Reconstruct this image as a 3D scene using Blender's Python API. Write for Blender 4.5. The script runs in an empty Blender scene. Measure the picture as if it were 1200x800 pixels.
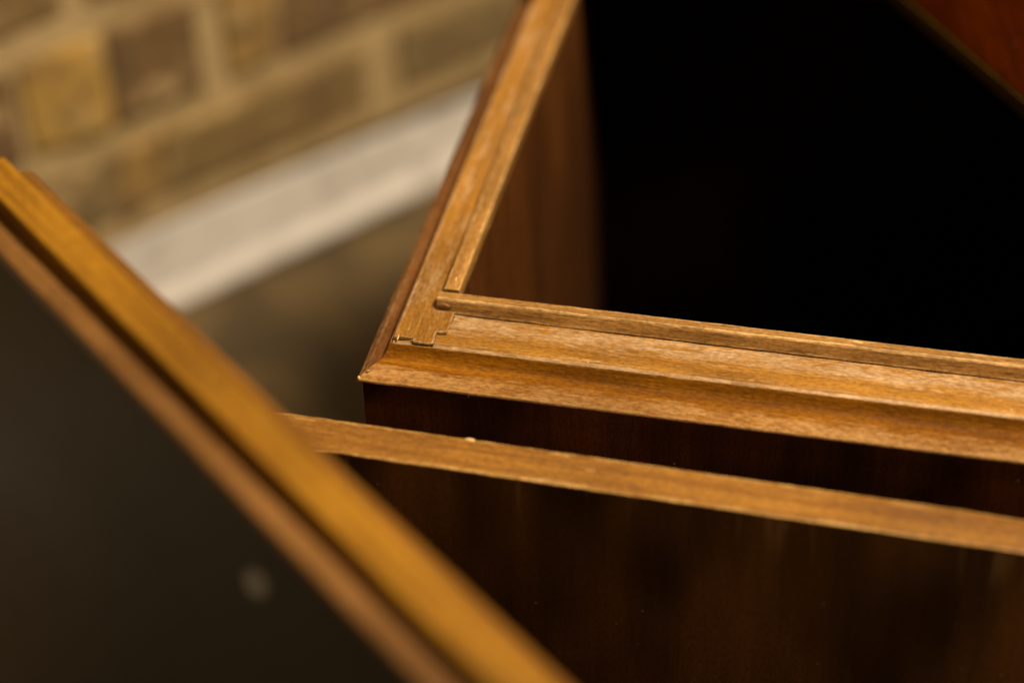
import bpy, bmesh, math, random
from mathutils import Vector, Matrix, noise
random.seed(7)
R = math.radians
scene = bpy.context.scene
C = scene.collection

# ------------------------------------------------------------------ camera
CAM_H = 0.93
pitch, roll = R(38.6), R(-1.8)
fwd = Vector((0, math.cos(pitch), -math.sin(pitch)))
up0 = Vector((0, math.sin(pitch), math.cos(pitch)))
rt0 = Vector((1, 0, 0))
rt = math.cos(roll) * rt0 + math.sin(roll) * up0
upv = -math.sin(roll) * rt0 + math.cos(roll) * up0
cd = bpy.data.cameras.new('camera')
cam = bpy.data.objects.new('camera', cd); C.objects.link(cam)
m = Matrix((rt, upv, -fwd)).transposed().to_4x4(); m.translation = (0, 0, CAM_H)
cam.matrix_world = m
cd.sensor_width = 36; cd.lens = 85; cd.clip_start = 0.02; cd.clip_end = 50
cd.dof.use_dof = True; cd.dof.focus_distance = 0.912; cd.dof.aperture_fstop = 2.8
cd.dof.aperture_blades = 0
scene.camera = cam

# ------------------------------------------------------------------ world and lamps
w = bpy.data.worlds.new('World'); scene.world = w; w.use_nodes = True
bg = w.node_tree.nodes['Background']
bg.inputs['Color'].default_value = (1.0, 0.80, 0.55, 1); bg.inputs['Strength'].default_value = 0.14

def area(name, loc, target, size, power, col):
    l = bpy.data.lights.new(name, 'AREA'); l.shape = 'DISK'; l.size = size; l.energy = power; l.color = col
    o = bpy.data.objects.new(name, l); C.objects.link(o); o.location = loc
    o.rotation_euler = (Vector(target) - Vector(loc)).to_track_quat('-Z', 'Y').to_euler()
    return o
area('ceiling_lamp', (0.80, 0.46, 2.10), (0.0, 0.85, 0.3), 0.48, 78, (1.0, 0.82, 0.58))

vs = scene.view_settings
vs.view_transform = 'Standard'; vs.look = 'None'; vs.exposure = 0.0; vs.gamma = 1.0
scene.cycles.max_bounces = 5

# ------------------------------------------------------------------ materials
class NT:
    def __init__(s, name):
        s.m = bpy.data.materials.new(name); s.m.use_nodes = True
        s.n = s.m.node_tree.nodes; s.l = s.m.node_tree.links
        s.b = s.n['Principled BSDF']
    def new(s, t, **k):
        n = s.n.new(t)
        for a, v in k.items(): setattr(n, a, v)
        return n
    def put(s, sock, v):
        if hasattr(v, 'is_output'): s.l.new(v, sock)
        else: sock.default_value = v
    def noise(s, vec, scale, detail=3, rough=.55, dist=0.0):
        n = s.new('ShaderNodeTexNoise'); s.put(n.inputs['Vector'], vec)
        n.inputs['Scale'].default_value = scale; n.inputs['Detail'].default_value = detail
        n.inputs['Roughness'].default_value = rough; n.inputs['Distortion'].default_value = dist
        return n.outputs['Fac']
    def math(s, op, a, b=0.0, clamp=False):
        n = s.new('ShaderNodeMath', operation=op, use_clamp=clamp); s.put(n.inputs[0], a); s.put(n.inputs[1], b)
        return n.outputs[0]
    def vmul(s, a, b):
        n = s.new('ShaderNodeVectorMath', operation='MULTIPLY'); s.put(n.inputs[0], a); s.put(n.inputs[1], b)
        return n.outputs[0]
    def vadd(s, a, b):
        n = s.new('ShaderNodeVectorMath', operation='ADD'); s.put(n.inputs[0], a); s.put(n.inputs[1], b)
        return n.outputs[0]
    def mix(s, f, a, b, mode='MIX'):
        n = s.new('ShaderNodeMix', data_type='RGBA', blend_type=mode)
        s.put(n.inputs[0], f); s.put(n.inputs[6], a); s.put(n.inputs[7], b)
        return n.outputs[2]
    def step(s, x, lo, hi):
        n = s.new('ShaderNodeMapRange', interpolation_type='SMOOTHSTEP'); s.put(n.inputs[0], x)
        n.inputs[1].default_value = lo; n.inputs[2].default_value = hi
        return n.outputs[0]
    def bump(s, h, strength, dist):
        n = s.new('ShaderNodeBump'); n.inputs['Strength'].default_value = strength
        n.inputs['Distance'].default_value = dist; s.put(n.inputs['Height'], h)
        s.put(s.b.inputs['Normal'], n.outputs[0])

def c4(c): return (c[0], c[1], c[2], 1)

def wood(name, dark, light, worn, rough=.42, wear=1.0, spec=.45, pores=.5, specks=.5, bump=.5, worn_rough=.62,
         coat=0.0, streaks=None, patch=0.0, broad=.25):
    t = NT(name)
    at = t.new('ShaderNodeAttribute', attribute_name='grain').outputs['Vector']
    wr = t.new('ShaderNodeAttribute', attribute_name='wear').outputs['Fac']
    oi = t.new('ShaderNodeObjectInfo').outputs['Random']
    off = t.new('ShaderNodeCombineXYZ'); t.put(off.inputs[0], t.math('MULTIPLY', oi, 7.3)); t.put(off.inputs[1], t.math('MULTIPLY', oi, 3.1))
    g = t.vadd(at, off.outputs[0])
    long_ = t.vmul(g, (12, 150, 150)); fine = t.vmul(g, (90, 1000, 1000)); mid = t.vmul(g, (30, 330, 330))
    f1 = t.noise(long_, 1, 2, .6, .6); f2 = t.noise(mid, 1, 3, .65); f3 = t.noise(fine, 1, 2, .6)
    fig = t.math('ADD', t.math('MULTIPLY', f1, .6), t.math('MULTIPLY', f2, .4))
    col = t.mix(t.step(fig, .34, .66), c4(dark), c4(light))
    # short dark pores running along the grain
    po = t.step(f3, .58, .70)
    col = t.mix(t.math('MULTIPLY', po, pores), col, c4([x * .38 for x in dark]))
    # darker hairlines and a fine mottled texture
    ln = t.step(t.noise(t.vmul(g, (18, 480, 480)), 1, 2, .6), .60, .72)
    col = t.mix(t.math('MULTIPLY', ln, .45), col, c4([x * .5 for x in dark]))
    # finish rubbed away: on the arrises and in patches along the flat
    b1 = t.noise(t.vmul(g, (50, 230, 230)), 1, 3, .65); b2 = t.noise(t.vmul(g, (260, 800, 800)), 1, 2, .6)
    brk = t.math('ADD', t.math('MULTIPLY', b1, .6), t.math('MULTIPLY', b2, .4))
    wsum = t.math('ADD', t.math('MULTIPLY', wr, wear), brk)
    wf = t.step(wsum, .78, 1.12)
    col = t.mix(wf, col, c4(worn))
    if patch:
        pf = t.math('MULTIPLY', t.step(t.noise(t.vmul(g, (38, 260, 260)), 1, 4, .75), .55, .66), patch)
        pf = t.math('MULTIPLY', pf, t.step(wr, .2, .5))
        col = t.mix(pf, col, c4([min(1, x * 1.28 + .04) for x in worn]))
    br = t.step(t.noise(t.vmul(g, (7, 16, 16)), 1, 2, .6), .30, .70)
    lo, hi = 1 - broad, 1 + broad
    col = t.mix(1.0, col, t.mix(br, (lo, lo * .96, lo * .9, 1), (hi, hi, hi, 1)), 'MULTIPLY')
    mo = t.noise(t.vmul(g, (420, 1100, 1100)), 1, 2, .7)
    col = t.mix(1.0, col, t.mix(t.step(mo, .3, .7), (.74, .72, .68, 1), (1.22, 1.24, 1.28, 1)), 'MULTIPLY')
    # dust and tiny nicks
    iso = t.vmul(g, (1, 1, 1))
    vor = t.new('ShaderNodeTexVoronoi'); t.put(vor.inputs['Vector'], iso); vor.inputs['Scale'].default_value = 230
    sc = t.new('ShaderNodeSeparateColor'); t.put(sc.inputs[0], vor.outputs['Color'])
    pick = t.step(sc.outputs[0], .90, .97)
    dot = t.math('MULTIPLY', t.math('SUBTRACT', 1.0, t.step(vor.outputs['Distance'], .04, .11)), pick)
    col = t.mix(t.math('MULTIPLY', dot, specks), col, (.62, .55, .46, 1))
    if streaks:
        # pale runs and rubs just under the top arris
        sv = t.new('ShaderNodeSeparateXYZ'); t.put(sv.inputs[0], at)
        sn = t.noise(t.vmul(at, (6, 90, 90)), 1, 3, .6)
        top = t.step(sv.outputs[0], streaks[0], streaks[1])
        sf = t.math('MULTIPLY', t.math('MULTIPLY', t.step(sn, .56, .70), top), streaks[2])
        col = t.mix(sf, col, (.22, .12, .045, 1))
    t.put(t.b.inputs['Base Color'], col)
    rn = t.math('ADD', t.math('MULTIPLY', f2, .14), rough - .07)
    n = t.new('ShaderNodeMix', data_type='FLOAT'); t.put(n.inputs[0], wf); t.put(n.inputs[2], rn); n.inputs[3].default_value = worn_rough
    t.put(t.b.inputs['Roughness'], n.outputs[0])
    t.b.inputs['Specular IOR Level'].default_value = spec
    if coat:
        t.b.inputs['Coat Weight'].default_value = coat; t.b.inputs['Coat Roughness'].default_value = .22
    h = t.math('ADD', t.math('MULTIPLY', f3, .5), t.math('ADD', t.math('MULTIPLY', brk, .9), dot))
    t.bump(h, bump, .0004)
    return t.m

M = {}
M['flat'] = wood('rubbed_walnut', (.19, .080, .009), (.32, .146, .018), (.36, .232, .118), wear=.66, patch=.5, specks=.8, bump=.7)
M['mould'] = wood('varnished_moulding', (.15, .051, .0006), (.25, .092, .0014), (.345, .182, .058), rough=.6, wear=.78, specks=.6, pores=.45, bump=.8, spec=.12)
M['bead'] = wood('worn_bead', (.21, .100, .024), (.33, .165, .042), (.54, .34, .13), wear=.6, pores=.75, specks=.5, bump=1.0)
M['edge'] = wood('raw_panel_edge', (.145, .054, .0030), (.240, .104, .0080), (.40, .235, .065), wear=.62, specks=.45, rough=.55, patch=.5, bump=.9)
M['amber'] = wood('amber_frame', (.135, .055, .0022), (.225, .103, .0045), (.26, .135, .014), wear=.25, specks=.15, rough=.5, pores=.25, spec=.3, broad=.35)
M['strip'] = wood('brown_strip', (.115, .049, .011), (.175, .079, .019), (.22, .12, .042), wear=.3, specks=.1, broad=.3)
M['outer'] = wood('dark_amber_moulding', (.115, .045, .005), (.175, .074, .009), (.24, .12, .03), wear=.25, specks=.1, rough=.55, spec=.25)
M['mould_shaded'] = wood('shaded_brown_moulding', (.095, .035, .008), (.155, .062, .017), (.23, .125, .055), rough=.6, wear=.55, specks=.4, pores=.5, spec=.15, bump=.8)  # darker brown puts the left moulding's shade into its colour
M['dim'] = wood('dull_brown_edge', (.040, .023, .002), (.060, .034, .003), (.08, .05, .01), wear=.3, specks=.1, rough=.7, spec=.1)
M['polish'] = wood('polished_mahogany', (.036, .0085, .0014), (.052, .0130, .0020), (.10, .04, .012), rough=.34, wear=.15, specks=.8, bump=.12, pores=.2, spec=.3, broad=.75)
M['polish_run'] = wood('polished_mahogany_rubbed', (.040, .0150, .0022), (.050, .0190, .0030), (.10, .04, .012), rough=.36, wear=.15, specks=.25, bump=.12, pores=.2, spec=.3, streaks=(.330, .357, .35), broad=.75)
M['inside'] = wood('inside_veneer', (.045, .014, .0018), (.075, .024, .0034), (.12, .05, .015), rough=.55, wear=.2, specks=.12, bump=.25, pores=.3, spec=.2)
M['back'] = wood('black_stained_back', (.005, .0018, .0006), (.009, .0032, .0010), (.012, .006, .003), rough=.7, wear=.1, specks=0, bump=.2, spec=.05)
M['red'] = wood('red_mahogany', (.016, .0026, .0003), (.028, .0044, .0002), (.05, .015, .002), rough=.8, wear=.1, specks=.2, bump=.2, spec=.0)

def simple_black():
    t = NT('black_panel_gloss')
    tc = t.new('ShaderNodeTexCoord').outputs['Object']
    n1 = t.noise(tc, 9, 4); n2 = t.noise(tc, 400, 2)
    t.put(t.b.inputs['Base Color'], t.mix(n1, (.016, .014, .011, 1), (.024, .020, .015, 1)))
    t.put(t.b.inputs['Roughness'], t.math('ADD', t.math('MULTIPLY', n1, .2), .42))
    t.bump(n2, .05, .0003)
    return t.m
M['black'] = simple_black()

def plain(name, col, rough=.7, var=.25, scale=300):
    t = NT(name)
    tc = t.new('ShaderNodeTexCoord').outputs['Object']
    n = t.noise(tc, scale, 4)
    t.put(t.b.inputs['Base Color'], t.mix(n, c4([x * (1 - var) for x in col]), c4([min(1, x * (1 + var)) for x in col])))
    t.b.inputs['Roughness'].default_value = rough
    t.bump(n, .3, .0005)
    return t.m
M['chip'] = plain('fresh_broken_wood', (.62, .40, .16), .7)
M['glint'] = plain('grey_glint', (.34, .335, .32), .9)  # pale grey for the painted reflection on the black panel

def paint():
    t = NT('white_gloss_paint')
    tc = t.new('ShaderNodeTexCoord').outputs['Object']
    n = t.noise(t.vmul(tc, (8, 60, 60)), 1, 4); n2 = t.noise(tc, 40, 4)
    col = t.mix(t.step(n2, .42, .68), (.72, .68, .645, 1), (.54, .50, .47, 1))
    t.put(t.b.inputs['Base Color'], col); t.b.inputs['Roughness'].default_value = .5
    t.bump(n, .3, .001)
    return t.m
M['paint'] = paint()

def brickmat():
    t = NT('old_stock_brick')
    tc = t.new('ShaderNodeTexCoord').outputs['Object']
    oc = t.new('ShaderNodeObjectInfo').outputs['Color']; orn = t.new('ShaderNodeObjectInfo').outputs['Random']
    off = t.new('ShaderNodeCombineXYZ'); t.put(off.inputs[0], t.math('MULTIPLY', orn, 11.0))
    p = t.vadd(tc, off.outputs[0])
    n = t.noise(p, 26, 5, .6); n2 = t.noise(p, 70, 4, .6)
    col = t.mix(t.step(n, .38, .68), oc, t.mix(.6, oc, (.15, .085, .035, 1)))
    col = t.mix(t.math('MULTIPLY', t.step(n2, .50, .68), .65), col, (.085, .052, .024, 1))
    sm = t.step(t.noise(p, 38, 4, .65), .54, .68)
    col = t.mix(t.math('MULTIPLY', sm, .65), col, (.50, .36, .165, 1))
    t.put(t.b.inputs['Base Color'], col); t.b.inputs['Roughness'].default_value = .9
    t.bump(t.math('ADD', n, n2), .8, .003)
    return t.m
M['brick'] = brickmat()
def mortar():
    t = NT('sandy_lime_mortar')
    tc = t.new('ShaderNodeTexCoord').outputs['Object']
    n = t.noise(tc, 30, 5, .6); n2 = t.noise(tc, 350, 4, .6)
    col = t.mix(t.step(n, .35, .65), (.36, .25, .108, 1), (.52, .37, .18, 1))
    col = t.mix(t.math('MULTIPLY', t.step(n2, .5, .75), .4), col, (.2, .14, .07, 1))
    t.put(t.b.inputs['Base Color'], col); t.b.inputs['Roughness'].default_value = .95
    t.bump(t.math('ADD', n, n2), .8, .003)
    return t.m
M['mortar'] = mortar()
def floormat():
    t = NT('worn_olive_floor')
    tc = t.new('ShaderNodeTexCoord').outputs['Object']
    n = t.noise(tc, 16, 5, .6); n2 = t.noise(tc, 200, 4, .6)
    col = t.mix(t.step(n, .36, .64), (.048, .029, .0075, 1), (.130, .080, .024, 1))
    col = t.mix(t.math('MULTIPLY', n2, .4), col, (.07, .05, .022, 1))
    t.put(t.b.inputs['Base Color'], col); t.b.inputs['Roughness'].default_value = .75
    t.bump(n2, .3, .002)
    return t.m
M['floor'] = floormat()

# ------------------------------------------------------------------ mesh helpers
def link(name, me, mat, parent=None, frame=None):
    me.materials.append(mat)
    o = bpy.data.objects.new(name, me); C.objects.link(o)
    if parent: o.parent = parent
    return o

def finish(name, verts, faces, grain, wear, mat, parent=None, sharp=32, smooth=True):
    me = bpy.data.meshes.new(name)
    me.from_pydata([tuple(v) for v in verts], [], faces)
    a = me.attributes.new('grain', 'FLOAT_VECTOR', 'POINT'); a.data.foreach_set('vector', [x for g in grain for x in g])
    a = me.attributes.new('wear', 'FLOAT', 'POINT'); a.data.foreach_set('value', list(wear))
    bm = bmesh.new(); bm.from_mesh(me); bmesh.ops.recalc_face_normals(bm, faces=bm.faces[:]); bm.to_mesh(me); bm.free()
    if smooth:
        me.polygons.foreach_set('use_smooth', [True] * len(me.polygons))
        me.set_sharp_from_angle(angle=R(sharp))
    return link(name, me, mat, parent)

def rounded(pts, rad, n=3):
    """closed profile [(s, z, base_wear)] -> corners cut to small arcs that carry wear 1"""
    out = []; N = len(pts)
    for i in range(N):
        p0, p1, p2 = (Vector(pts[(i - 1) % N][:2]), Vector(pts[i][:2]), Vector(pts[(i + 1) % N][:2]))
        base = pts[i][2]; rr = pts[i][3] if len(pts[i]) > 3 else rad
        d0, d1 = (p0 - p1), (p2 - p1)
        ang = d0.angle(d1)
        if ang > R(165) or rr == 0:
            out.append((p1.x, p1.y, base, 0)); continue
        k = min(rr, d0.length * .45, d1.length * .45)
        a, b = p1 + d0.normalized() * k, p1 + d1.normalized() * k
        cross = (p1 - p0).cross(p2 - p1)
        wv = 1.0 if cross * ORI > 0 else base
        for j in range(n + 1):
            u = j / n
            q = a * (1 - u) ** 2 + p1 * 2 * u * (1 - u) + b * u * u
            out.append((q.x, q.y, max(base, wv * (1 - abs(u - .5) * .8)), wv))
        # base wear returns just past the corner
    return out
ORI = 1

def area2(p): return sum(p[i][0] * p[(i + 1) % len(p)][1] - p[(i + 1) % len(p)][0] * p[i][1] for i in range(len(p)))

def rail(name, prof, t0, t1, org, along, inward, mat, parent, m0=0.0, m1=0.0, rad=.0006, seg=.004, jit=.00018, seed=0, dents=.0004, split=.003, wfun=None):
    """extrude a closed (s, z) profile along a line; start of each station is shifted by m*s (mitre)"""
    global ORI
    ORI = 1 if area2(prof) > 0 else -1
    P = rounded(prof, rad)
    # extra points on long sides so wear and grain can vary across
    Q = []
    for i in range(len(P)):
        a, b = P[i], P[(i + 1) % len(P)]
        Q.append(a)
        L = math.hypot(b[0] - a[0], b[1] - a[1]); k = int(L / split)
        base = min(a[2], b[2])
        for j in range(1, min(k, 12) + 1):
            u = j / (min(k, 12) + 1)
            bw = a[4] if len(a) > 4 else base
            Q.append((a[0] + (b[0] - a[0]) * u, a[1] + (b[1] - a[1]) * u, wfun(a[0] + (b[0] - a[0]) * u) if wfun else min(base, BASEW), 0))
    n = max(2, int((t1 - t0) / seg)); K = len(Q)
    V, G, Wt, F = [], [], [], []
    for i in range(n + 1):
        u = i / n
        for (s, z, wv, corner) in Q:
            a, b = t0 + m0 * s, t1 + m1 * s
            t = a + (b - a) * u
            ds = dz = 0
            if corner:
                q = noise.noise(Vector((t * 160, seed * 3.7 + s * 90, z * 90)))
                q2 = noise.noise(Vector((t * 45, seed * 5.1 + s * 60, z * 60)))
                d = jit * q + (dents * max(0, q2 - .35) * -2)
                dz = d; ds = 0
            else:
                dz = .00010 * noise.noise(Vector((t * 25, s * 60 + seed, z * 60)))
            V.append(org + along * t + inward * (s + ds) + Vector((0, 0, z + dz)))
            G.append((t, s, z)); Wt.append(wv)
    for i in range(n):
        for j in range(K):
            F.append((i * K + j, i * K + (j + 1) % K, (i + 1) * K + (j + 1) % K, (i + 1) * K + j))
    F.append(tuple(range(K))); F.append(tuple(range(n * K, n * K + K)))
    return finish(name, V, F, G, Wt, mat, parent)
BASEW = .0

def board(name, org, ax, ay, az, lx, ly, lz, mat, parent=None, grain='x', rad=.0006, wear=0.0, div=1):
    """bevelled board: org is the low corner, ax/ay/az its axes"""
    bm = bmesh.new(); bmesh.ops.create_cube(bm, size=1)
    for v in bm.verts: v.co = Vector(((v.co.x + .5) * lx, (v.co.y + .5) * ly, (v.co.z + .5) * lz))
    if rad: bmesh.ops.bevel(bm, geom=bm.edges[:], offset=rad, segments=2, affect='EDGES', profile=.5)
    bm.verts.index_update()
    V, G, Wt = [], [], []
    for v in bm.verts:
        x, y, z = v.co
        V.append(org + ax * x + ay * y + az * z)
        G.append({'x': (x, y, z), 'y': (y, x, z), 'z': (z, x, y)}[grain]); Wt.append(wear)
    F = [tuple(q.index for q in f.verts) for f in bm.faces]; bm.free()
    return finish(name, V, F, G, Wt, mat, parent)

def slab(name, outline, z0, z1, org, eu, ev, mat, parent, grain_v=True, wear=.45, bev=.0004, ring=0.0):
    """flat piece with a drawn outline in (u, v), edges eased"""
    bm = bmesh.new()
    vb = [bm.verts.new((u, v, z0)) for u, v in outline]
    f = bm.faces.new(vb)
    r = bmesh.ops.extrude_face_region(bm, geom=[f])
    for v in [g for g in r['geom'] if isinstance(g, bmesh.types.BMVert)]: v.co.z = z1
    bmesh.ops.recalc_face_normals(bm, faces=bm.faces[:])
    top = [e for e in bm.edges if all(abs(v.co.z - z1) < 1e-7 for v in e.verts)]
    bmesh.ops.bevel(bm, geom=top, offset=bev, segments=2, affect='EDGES', profile=.5)
    inner = set()
    if ring:
        tf = max((f for f in bm.faces if f.normal.z > .9), key=lambda f: f.calc_area())
        bmesh.ops.inset_region(bm, faces=[tf], thickness=ring, use_even_offset=True)
        inner = set(v for v in tf.verts)
    bm.verts.index_update()
    V, G, Wt = [], [], []
    for v in bm.verts:
        x, y, z = v.co
        V.append(org + eu * x + ev * y + Vector((0, 0, z)))
        G.append((y, x, z) if grain_v else (x, y, z)); Wt.append(wear if (not ring or v in inner) else .72)
    F = [tuple(q.index for q in f.verts) for f in bm.faces]; bm.free()
    return finish(name, V, F, G, Wt, mat, parent)

def lump(name, loc, size, mat, parent, seed=0, rotz=0.0):
    bm = bmesh.new(); bmesh.ops.create_icosphere(bm, subdivisions=2, radius=1)
    for v in bm.verts:
        d = 1 + .35 * noise.noise(v.co * 1.7 + Vector((seed * 4.1, 0, 0)))
        v.co = v.co * d
    rot = Matrix.Rotation(rotz, 3, 'Z')
    bm.verts.index_update()
    V = [Vector(loc) + rot @ Vector((v.co.x * size[0], v.co.y * size[1], v.co.z * size[2])) for v in bm.verts]
    F = [tuple(q.index for q in f.verts) for f in bm.faces]
    G = [tuple(v - Vector(loc)) for v in V]; bm.free()
    return finish(name, V, F, G, [.4] * len(V), mat, parent, sharp=80)

def empty(name, loc, label, cat, group=None):
    o = bpy.data.objects.new(name, None); o.empty_display_size = .05; C.objects.link(o); o.location = loc
    o['label'] = label; o['category'] = cat
    if group: o['group'] = group
    return o
def attach(root):
    """children were built in world space: keep them there"""
    bpy.context.view_layer.update()
    inv = root.matrix_world.inverted()
    for ch in root.children: ch.matrix_parent_inverse = inv

Z = Vector((0, 0, 1))

# ------------------------------------------------------------------ floor
me = bpy.data.meshes.new('floor')
me.from_pydata([(-3, -1.5, 0), (3.5, -1.5, 0), (3.5, 4, 0), (-3, 4, 0)], [], [(0, 1, 2, 3)])
fl = link('floor', me, M['floor']); fl['kind'] = 'structure'

# ------------------------------------------------------------------ brick wall and skirting
WA = Vector((-.2031, 1.2133, 0)); wd = Vector((.79233, .61009, 0)); wn = Vector((.61009, -.79233, 0))
WF = WA + wn * .001                       # brick face
wall = empty('brick_wall', tuple(WF), 'old yellow brown brick wall with sandy mortar behind the white skirting board', 'wall'); wall['kind'] = 'thing'
def wbox(name, a0, a1, z0, z1, d0, d1, mat, parent, rad=.004, seed=0, jag=.005):
    bm = bmesh.new(); bmesh.ops.create_cube(bm, size=1)
    L, Hh, D = a1 - a0, z1 - z0, d1 - d0
    for v in bm.verts: v.co = Vector((v.co.x * L, v.co.y * D, v.co.z * Hh))
    if rad: bmesh.ops.bevel(bm, geom=bm.edges[:], offset=rad, segments=2, affect='EDGES', profile=.55)
    for v in bm.verts: v.co += jag * Vector([noise.noise(v.co * 45 + Vector((seed * 3.3 + k * 9, 0, 0))) for k in range(3)])
    me = bpy.data.meshes.new(name); bm.to_mesh(me); bm.free()
    o = link(name, me, mat)
    o.parent = parent
    ctr = wd * ((a0 + a1) / 2) + wn * ((d0 + d1) / 2) + Z * ((z0 + z1) / 2)
    mt = Matrix((wd, -wn, Z)).transposed().to_4x4(); mt.translation = ctr
    o.matrix_basis = mt
    return o
# mortar bed sits 4 mm behind the brick faces
wbox('mortar_bed', -1.3, 1.9, .0675, 1.05, -.11, -.0030, M['mortar'], wall, rad=0, jag=0)
olive, ochre, umber, orange, greyb = (.23, .150, .050, 1), (.37, .225, .062, 1), (.15, .085, .030, 1), (.44, .265, .058, 1), (.215, .150, .062, 1)
courses = [
 (.0830, .1310, [(-.335, -.125, umber), (-.110, -.034, greyb), (-.033, -.006, ochre), (-.005, .1475, olive), (.172, .375, greyb)]),
 (.1475, .2110, [(-.235, -.092, umber), (-.088, -.033, orange), (-.0315, .030, umber), (.047, .085, ochre), (.0865, .250, umber), (.262, .47, greyb)]),
 (.2290, .2950, [(-.20, -.055, olive), (-.040, .165, umber), (.18, .39, ochre)]),
]
zc = .308
pal = [olive, ochre, umber, greyb, olive, umber]
k = 0
while zc < 1.0:
    a = -.42 + (.11 if k % 2 else 0); row = []
    while a < 1.0:
        row.append((a, a + .21, random.choice(pal))); a += .223
    courses.append((zc, zc + .066, row)); zc += .078; k += 1
# carry the lower courses on past the part in view
for ci in range(3):
    z0, z1, row = courses[ci]
    a = row[-1][1] + .013
    while a < 1.0: row.append((a, a + .21, random.choice(pal))); a += .223
    a = row[0][0] - .013
    while a > -.75: row.insert(0, (a - .21, a, random.choice(pal))); a -= .223
i = 0
for z0, z1, row in courses:
    for a0, a1, col in row:
        b = wbox('brick', a0, a1, z0, z1, -.10, random.uniform(-.0006, .0010), M['brick'], wall, rad=.0045, seed=i)
        b.color = col; i += 1

sk = empty('skirting_board', tuple(WA), 'white painted skirting board along the foot of the brick wall', 'skirting'); sk['kind'] = 'thing'
def skprof(name, prof, parent, taper=False):
    V, F = [], []
    st = [-1.2, -.10, .30, 1.8] if taper else [-1.2, 1.8]
    for a in st:
        drop = min(max(a + .10, 0), .40) * .040 if taper else 0
        for k_, (d, z) in enumerate(prof): V.append(tuple(wd * a + wn * d + Z * (z - (drop if z > .03 else 0))))
    K = len(prof)
    for i_ in range(len(st) - 1):
        for j in range(K): F.append((i_ * K + j, i_ * K + (j + 1) % K, (i_ + 1) * K + (j + 1) % K, (i_ + 1) * K + j))
    F += [tuple(range(K)), tuple(range((len(st) - 1) * K, len(st) * K))]
    me = bpy.data.meshes.new(name); me.from_pydata(V, [], F)
    bm = bmesh.new(); bm.from_mesh(me); bmesh.ops.recalc_face_normals(bm, faces=bm.faces[:]); bm.to_mesh(me); bm.free()
    return link(name, me, M['paint'], parent)
skprof('board', [(-.006, .019), (-.0015, .019), (-.0022, .0670), (-.006, .0670)], sk, True)
skprof('shoe_moulding', [(-.016, .004), (.0030, .004), (.0030, .008), (-.0012, .0185), (-.016, .0185)], sk)

# ------------------------------------------------------------------ open cabinet
th = R(13.7)
U = Vector((math.cos(th), -math.sin(th), 0)); Vv = Vector((math.sin(th), math.cos(th), 0))
O = Vector((-.0593, .7077, 0))
ZR = .357
BW, BD = .56, .368
cab = empty('open_cabinet', tuple(O), 'dark polished wooden cabinet with open top and worn golden moulded rim', 'cabinet')
def P(u, v, z): return O + U * u + Vv * v + Z * z
RZ = O + Z * ZR
# outer and inner carcass
board('front_panel', P(.0015, .0015, 0), U, Vv, Z, BW - .003, .018, ZR - .0095, M['polish'], cab, grain='z')
board('side_panel', P(.0015, .020, 0), U, Vv, Z, .012, BD - .040, ZR - .0095, M['polish'], cab, grain='z')
board('side_panel', P(BW - .0135, .020, 0), U, Vv, Z, .012, BD - .040, ZR - .0095, M['polish'], cab, grain='z')
board('back_panel', P(.0015, BD - .0195, 0), U, Vv, Z, BW - .003, .018, ZR - .0095, M['polish'], cab, grain='z')
board('inner_lining', P(.0240, .020, .013), U, Vv, Z, .0057, BD - .040, ZR - .0008 - .013, M['inside'], cab, grain='z')
board('inner_lining', P(BW - .029, .020, .013), U, Vv, Z, .015, BD - .040, ZR - .0145 - .013, M['inside'], cab, grain='z')
board('inner_lining', P(.0299, .0368, .013), U, Vv, Z, BW - .060, .0054, ZR - .0008 - .013, M['inside'], cab, grain='z')
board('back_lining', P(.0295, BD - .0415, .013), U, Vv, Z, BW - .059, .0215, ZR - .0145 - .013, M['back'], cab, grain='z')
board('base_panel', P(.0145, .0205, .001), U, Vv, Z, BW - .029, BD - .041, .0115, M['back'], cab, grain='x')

# front rim: moulding (flange and cove), flat and raised bead
def mould(fl_w, cv_w, drop=.009):
    tot = fl_w + cv_w
    pr = [(0, -drop, .6), (.0003, -drop + .0012, .66), (fl_w * .5, -drop + .0027, .66), (fl_w * .85, -drop + .0032, .5), (fl_w, -drop + .0033, .2)]
    n = 6
    for j in range(1, n + 1):                 # hollow of the cove
        a = j / n
        s = fl_w + cv_w * (a ** .62) * .93
        z = (-drop + .0032) + (drop - .0032) * (a ** 1.55)
        pr.append((s, z, .0 if j < n else .25))
    pr += [(tot, -.0004, .25), (tot, -.014, 0), (.0006, -.014 + .0045, 0)]
    return pr
BASEW = .62
rail('front_moulding', mould(.0090, .0060), 0, BW, RZ, U, Vv, M['mould'], cab, m0=10 / 15, m1=-10 / 15, seed=1, rad=.0004)
rail('side_moulding', mould(.0055, .0045), 0, BD, RZ, Vv, U, M['mould_shaded'], cab, m0=1.5, m1=-1.5, seed=2, rad=.0004)
BASEW = .42
rail('front_rail', [(.0152, -.0140, .3), (.0152, 0, .3, .0028), (.0362, -.0003, .45), (.0362, -.0140, .3)], .0104, BW - .03, RZ, U, Vv, M['flat'], cab, seed=3, split=.0015, wfun=lambda s: .16 + .54 * max(0, min(1, (s - .020) / .008)))
BASEW = .22
rail('front_bead', [(.0363, -.0004, .3), (.0363, .0004, .2), (.0380, .0050, .4), (.0385, .0055, .4), (.0425, .0055, .4), (.0425, -.0004, .3)], .0226, BW - .03, RZ, U, Vv, M['bead'], cab, seed=4, rad=.0005)
rail('side_bead', [(.0240, -.0004, .3), (.0240, .0060, .4), (.0300, .0060, .4), (.0300, -.0004, .3)], .0436, BD - .045, RZ, Vv, U, M['bead'], cab, seed=5, rad=.0005)
BASEW = 0
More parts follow.
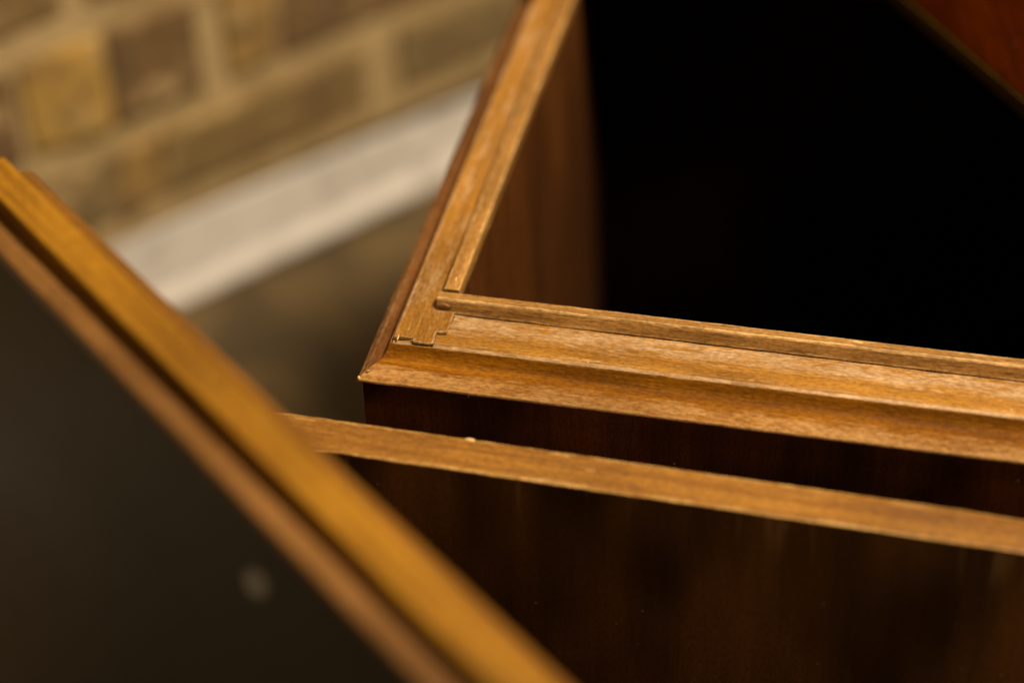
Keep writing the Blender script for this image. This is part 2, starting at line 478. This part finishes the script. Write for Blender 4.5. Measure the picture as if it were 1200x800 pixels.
def wob(pts, n=3, amp=.0011, seed=0):
    out = []
    for i in range(len(pts)):
        a, b = pts[i], pts[(i + 1) % len(pts)]
        L = math.hypot(b[0] - a[0], b[1] - a[1]); k = max(1, min(7, int(L / .0016)))
        if L > .05: k = 1
        for j in range(k):
            u = j / k
            out.append((a[0] + (b[0] - a[0]) * u + amp * noise.noise(Vector((i * 2.3 + u, seed, 0))), a[1] + (b[1] - a[1]) * u + amp * noise.noise(Vector((i * 2.3 + u, seed, 7)))))
    return out
ton = [(.0102, BD - .016), (.0102, .0170), (.0180, .0182), (.0184, .0158), (.0264, .0160), (.0254, .0232), (.0298, .0236), (.0297, .0360), (.0280, .0366), (.0232, .0366), (.0236, BD - .016)]
slab('joint_line', wob([(u + (.0002 if u > .015 else 0), v - .00035 if v < .1 else v) for u, v in ton if v < .1] + [(.0236, .06), (.0104, .06)], seed=3), .0001, .0003, RZ, U, Vv, M['dim'], cab, bev=.00005)
slab('side_rail', wob(ton), .0001, .0008, RZ, U, Vv, M['flat'], cab, wear=.50, bev=.0004, ring=.0006)
# far rails, out of view
board('back_rail', P(.0245, BD - .0425, ZR - .0135), U, Vv, Z, BW - .05, .042, .0135, M['flat'], cab)
board('side_rail', P(BW - .0295, .0150, ZR - .0135), U, Vv, Z, .0285, BD - .06, .0135, M['flat'], cab, grain='y')
# little repairs and damage at the corner
board('side_rail_core', P(.0102, .0370, ZR - .0135), U, Vv, Z, .0134, BD - .054, .0134, M['flat'], cab, grain='y', rad=0)
lump('wood_plug', P(.0258, .0366, ZR + .0030), (.0028, .0004, .0012), M['bead'], cab, 1, -th)
lump('splinter', P(.0007, .0008, ZR - .0080), (.0007, .0007, .0012), M['chip'], cab, 2)
lump('splinter', P(.0040, .0042, ZR - .0062), (.0016, .0007, .0005), M['bead'], cab, 3, .6)
lump('splinter', P(.0122, .0176, ZR + .0006), (.0003, .0022, .0003), M['chip'], cab, 4, -.25)
lump('splinter', P(.0435, .0004, ZR - .0096), (.0006, .0004, .0009), M['bead'], cab, 5)
lump('splinter', P(.0272, .0500, ZR + .0061), (.0003, .0018, .0002), M['chip'], cab, 6, -.2)
lump('splinter', (0.1292, 0.7041, 0.3624), (.0022, .0006, .0003), M['chip'], cab, 14, -th)
lump('splinter', P(.0186, .0170, ZR + .0007), (.0012, .0004, .0003), M['bead'], cab, 15, .3)
lump('splinter', P(.0296, .0290, ZR + .0005), (.0004, .0026, .0004), M['bead'], cab, 16, -.2)
lump('splinter', P(.0150, .0230, ZR + .0008), (.0004, .0040, .00012), M['bead'], cab, 17, -.25)
attach(cab)

# ------------------------------------------------------------------ panel standing in front of the cabinet
a2 = math.atan2(-.0672, .2525)
PU = Vector((math.cos(a2), math.sin(a2), 0)); PV = Vector((-math.sin(a2), math.cos(a2), 0))
pan = empty('wooden_panel', (-.0596, .6558, 0), 'dark polished panel with golden top edge standing close before the cabinet', 'panel')
PO = Vector((-.0596, .6558, 0)) - PU * .062
BASEW = .2
board('core', PO + PV * .0008, PU, PV, Z, .62, .0156, ZR - .0014, M['polish_run'], pan, grain='z')
rail('edge_lipping', [(0, ZR - .0012, .3), (0, ZR, .3), (.0172, ZR, .3), (.0172, ZR - .0012, .3)], 0, .62, PO, PU, PV, M['edge'], pan, seed=8, rad=.0011, dents=.0011, jit=.0003)
BASEW = 0
lump('chip', (-0.0162, 0.6617, 0.3570), (.0020, .0008, .0003), M['chip'], pan, 11, a2)
lump('chip', (0.0155, 0.6517, 0.3570), (.0042, .0009, .00025), M['bead'], pan, 12, a2)
lump('chip', (0.0259, 0.6430, 0.3570), (.0026, .0006, .0002), M['bead'], pan, 13, a2)
attach(pan)

# ------------------------------------------------------------------ framed black door leaf, nearest the camera
DH = .452
dD = Vector((.5764, -.8172, 0)); dN = Vector((-.8172, -.5764, 0))
DO = Vector((-.166, .708, 0)) + dN * .0
door = empty('cabinet_door', tuple(DO), 'amber wood frame with brown inner strip around a black panel, standing nearest the camera', 'door'); door['kind'] = 'thing'
BASEW = .1
L1 = .56
rail('outer_moulding', [(0, 0, .1), (0, DH - .0040, .2, .004), (.0064, DH - .0003, .2), (.0064, 0, .1)], 0, L1, DO, dD, dN, M['outer'], door, seed=9, rad=.0025, seg=.006, split=.05)
rail('frame_rail', [(.0066, 0, .1), (.0066, DH, .1), (.0200, DH, .1), (.0204, DH - .0085, .1), (.0240, DH - .0090, 0), (.0240, 0, 0)], -.010, L1, DO, dD, dN, M['amber'], door, seed=10, rad=.0012, seg=.006, split=.05)
rail('inner_strip', [(.0243, DH - .0094, .1), (.0243, DH - .0035, .1), (.0322, DH - .0045, .1), (.0322, DH - .0094, .1)], -.110, L1, DO, dD, dN, M['strip'], door, seed=11, rad=.0016, seg=.006, split=.05)
BASEW = 0
board('black_panel', DO + dD * -.110 + dN * .0243, dD, dN, Z, L1 + .11, .0070, DH - .0097, M['black'], door, rad=.0005)
# pale disc painted in for a blurred light reflection, sheared to look round
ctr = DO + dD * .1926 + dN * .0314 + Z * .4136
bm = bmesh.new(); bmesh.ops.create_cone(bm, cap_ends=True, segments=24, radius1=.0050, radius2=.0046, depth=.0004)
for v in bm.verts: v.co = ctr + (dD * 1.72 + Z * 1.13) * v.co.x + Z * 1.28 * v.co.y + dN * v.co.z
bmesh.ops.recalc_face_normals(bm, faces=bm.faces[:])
me = bpy.data.meshes.new('painted_glint'); bm.to_mesh(me); bm.free()
fk = link('painted_glint', me, M['glint'], door)
attach(door)

# ------------------------------------------------------------------ loose board lying across the cabinet
e0, e1 = Vector((.1735, .9480, 0)), Vector((.2152, .8522, 0))
bd = (e1 - e0).normalized(); bn = Vector((-bd.y, bd.x, 0))
zb = ZR + .0070
SHADE_L = Vector((.010, .975, 0)); shade_r = Vector((.1716, .9545, 0))  # unseen back part of the board, added to shade the inner left wall
lid = [e1 + bd * .26 + bn * .0015, e0 + bn * .0015, shade_r + bn * .0015, SHADE_L, SHADE_L + Vv * .12, e0 - bd * .06 + bn * .17, e1 + bd * .26 + bn * .16]
lb = slab('loose_board', [(p.x, p.y) for p in lid], zb, zb + .009, Vector((0, 0, 0)), Vector((1, 0, 0)), Vector((0, 1, 0)), M['red'], None, wear=.1, bev=.0008)
lb['label'] = 'dark red brown board lying across the cabinet opening, upper right corner'; lb['category'] = 'board'
es = board('edge_strip', Vector((e0.x, e0.y, zb + .0003)) + bn * .0007, bd, bn, Z, .36, .0007, .0076, M['dim'], lb, grain='x', rad=.0002)
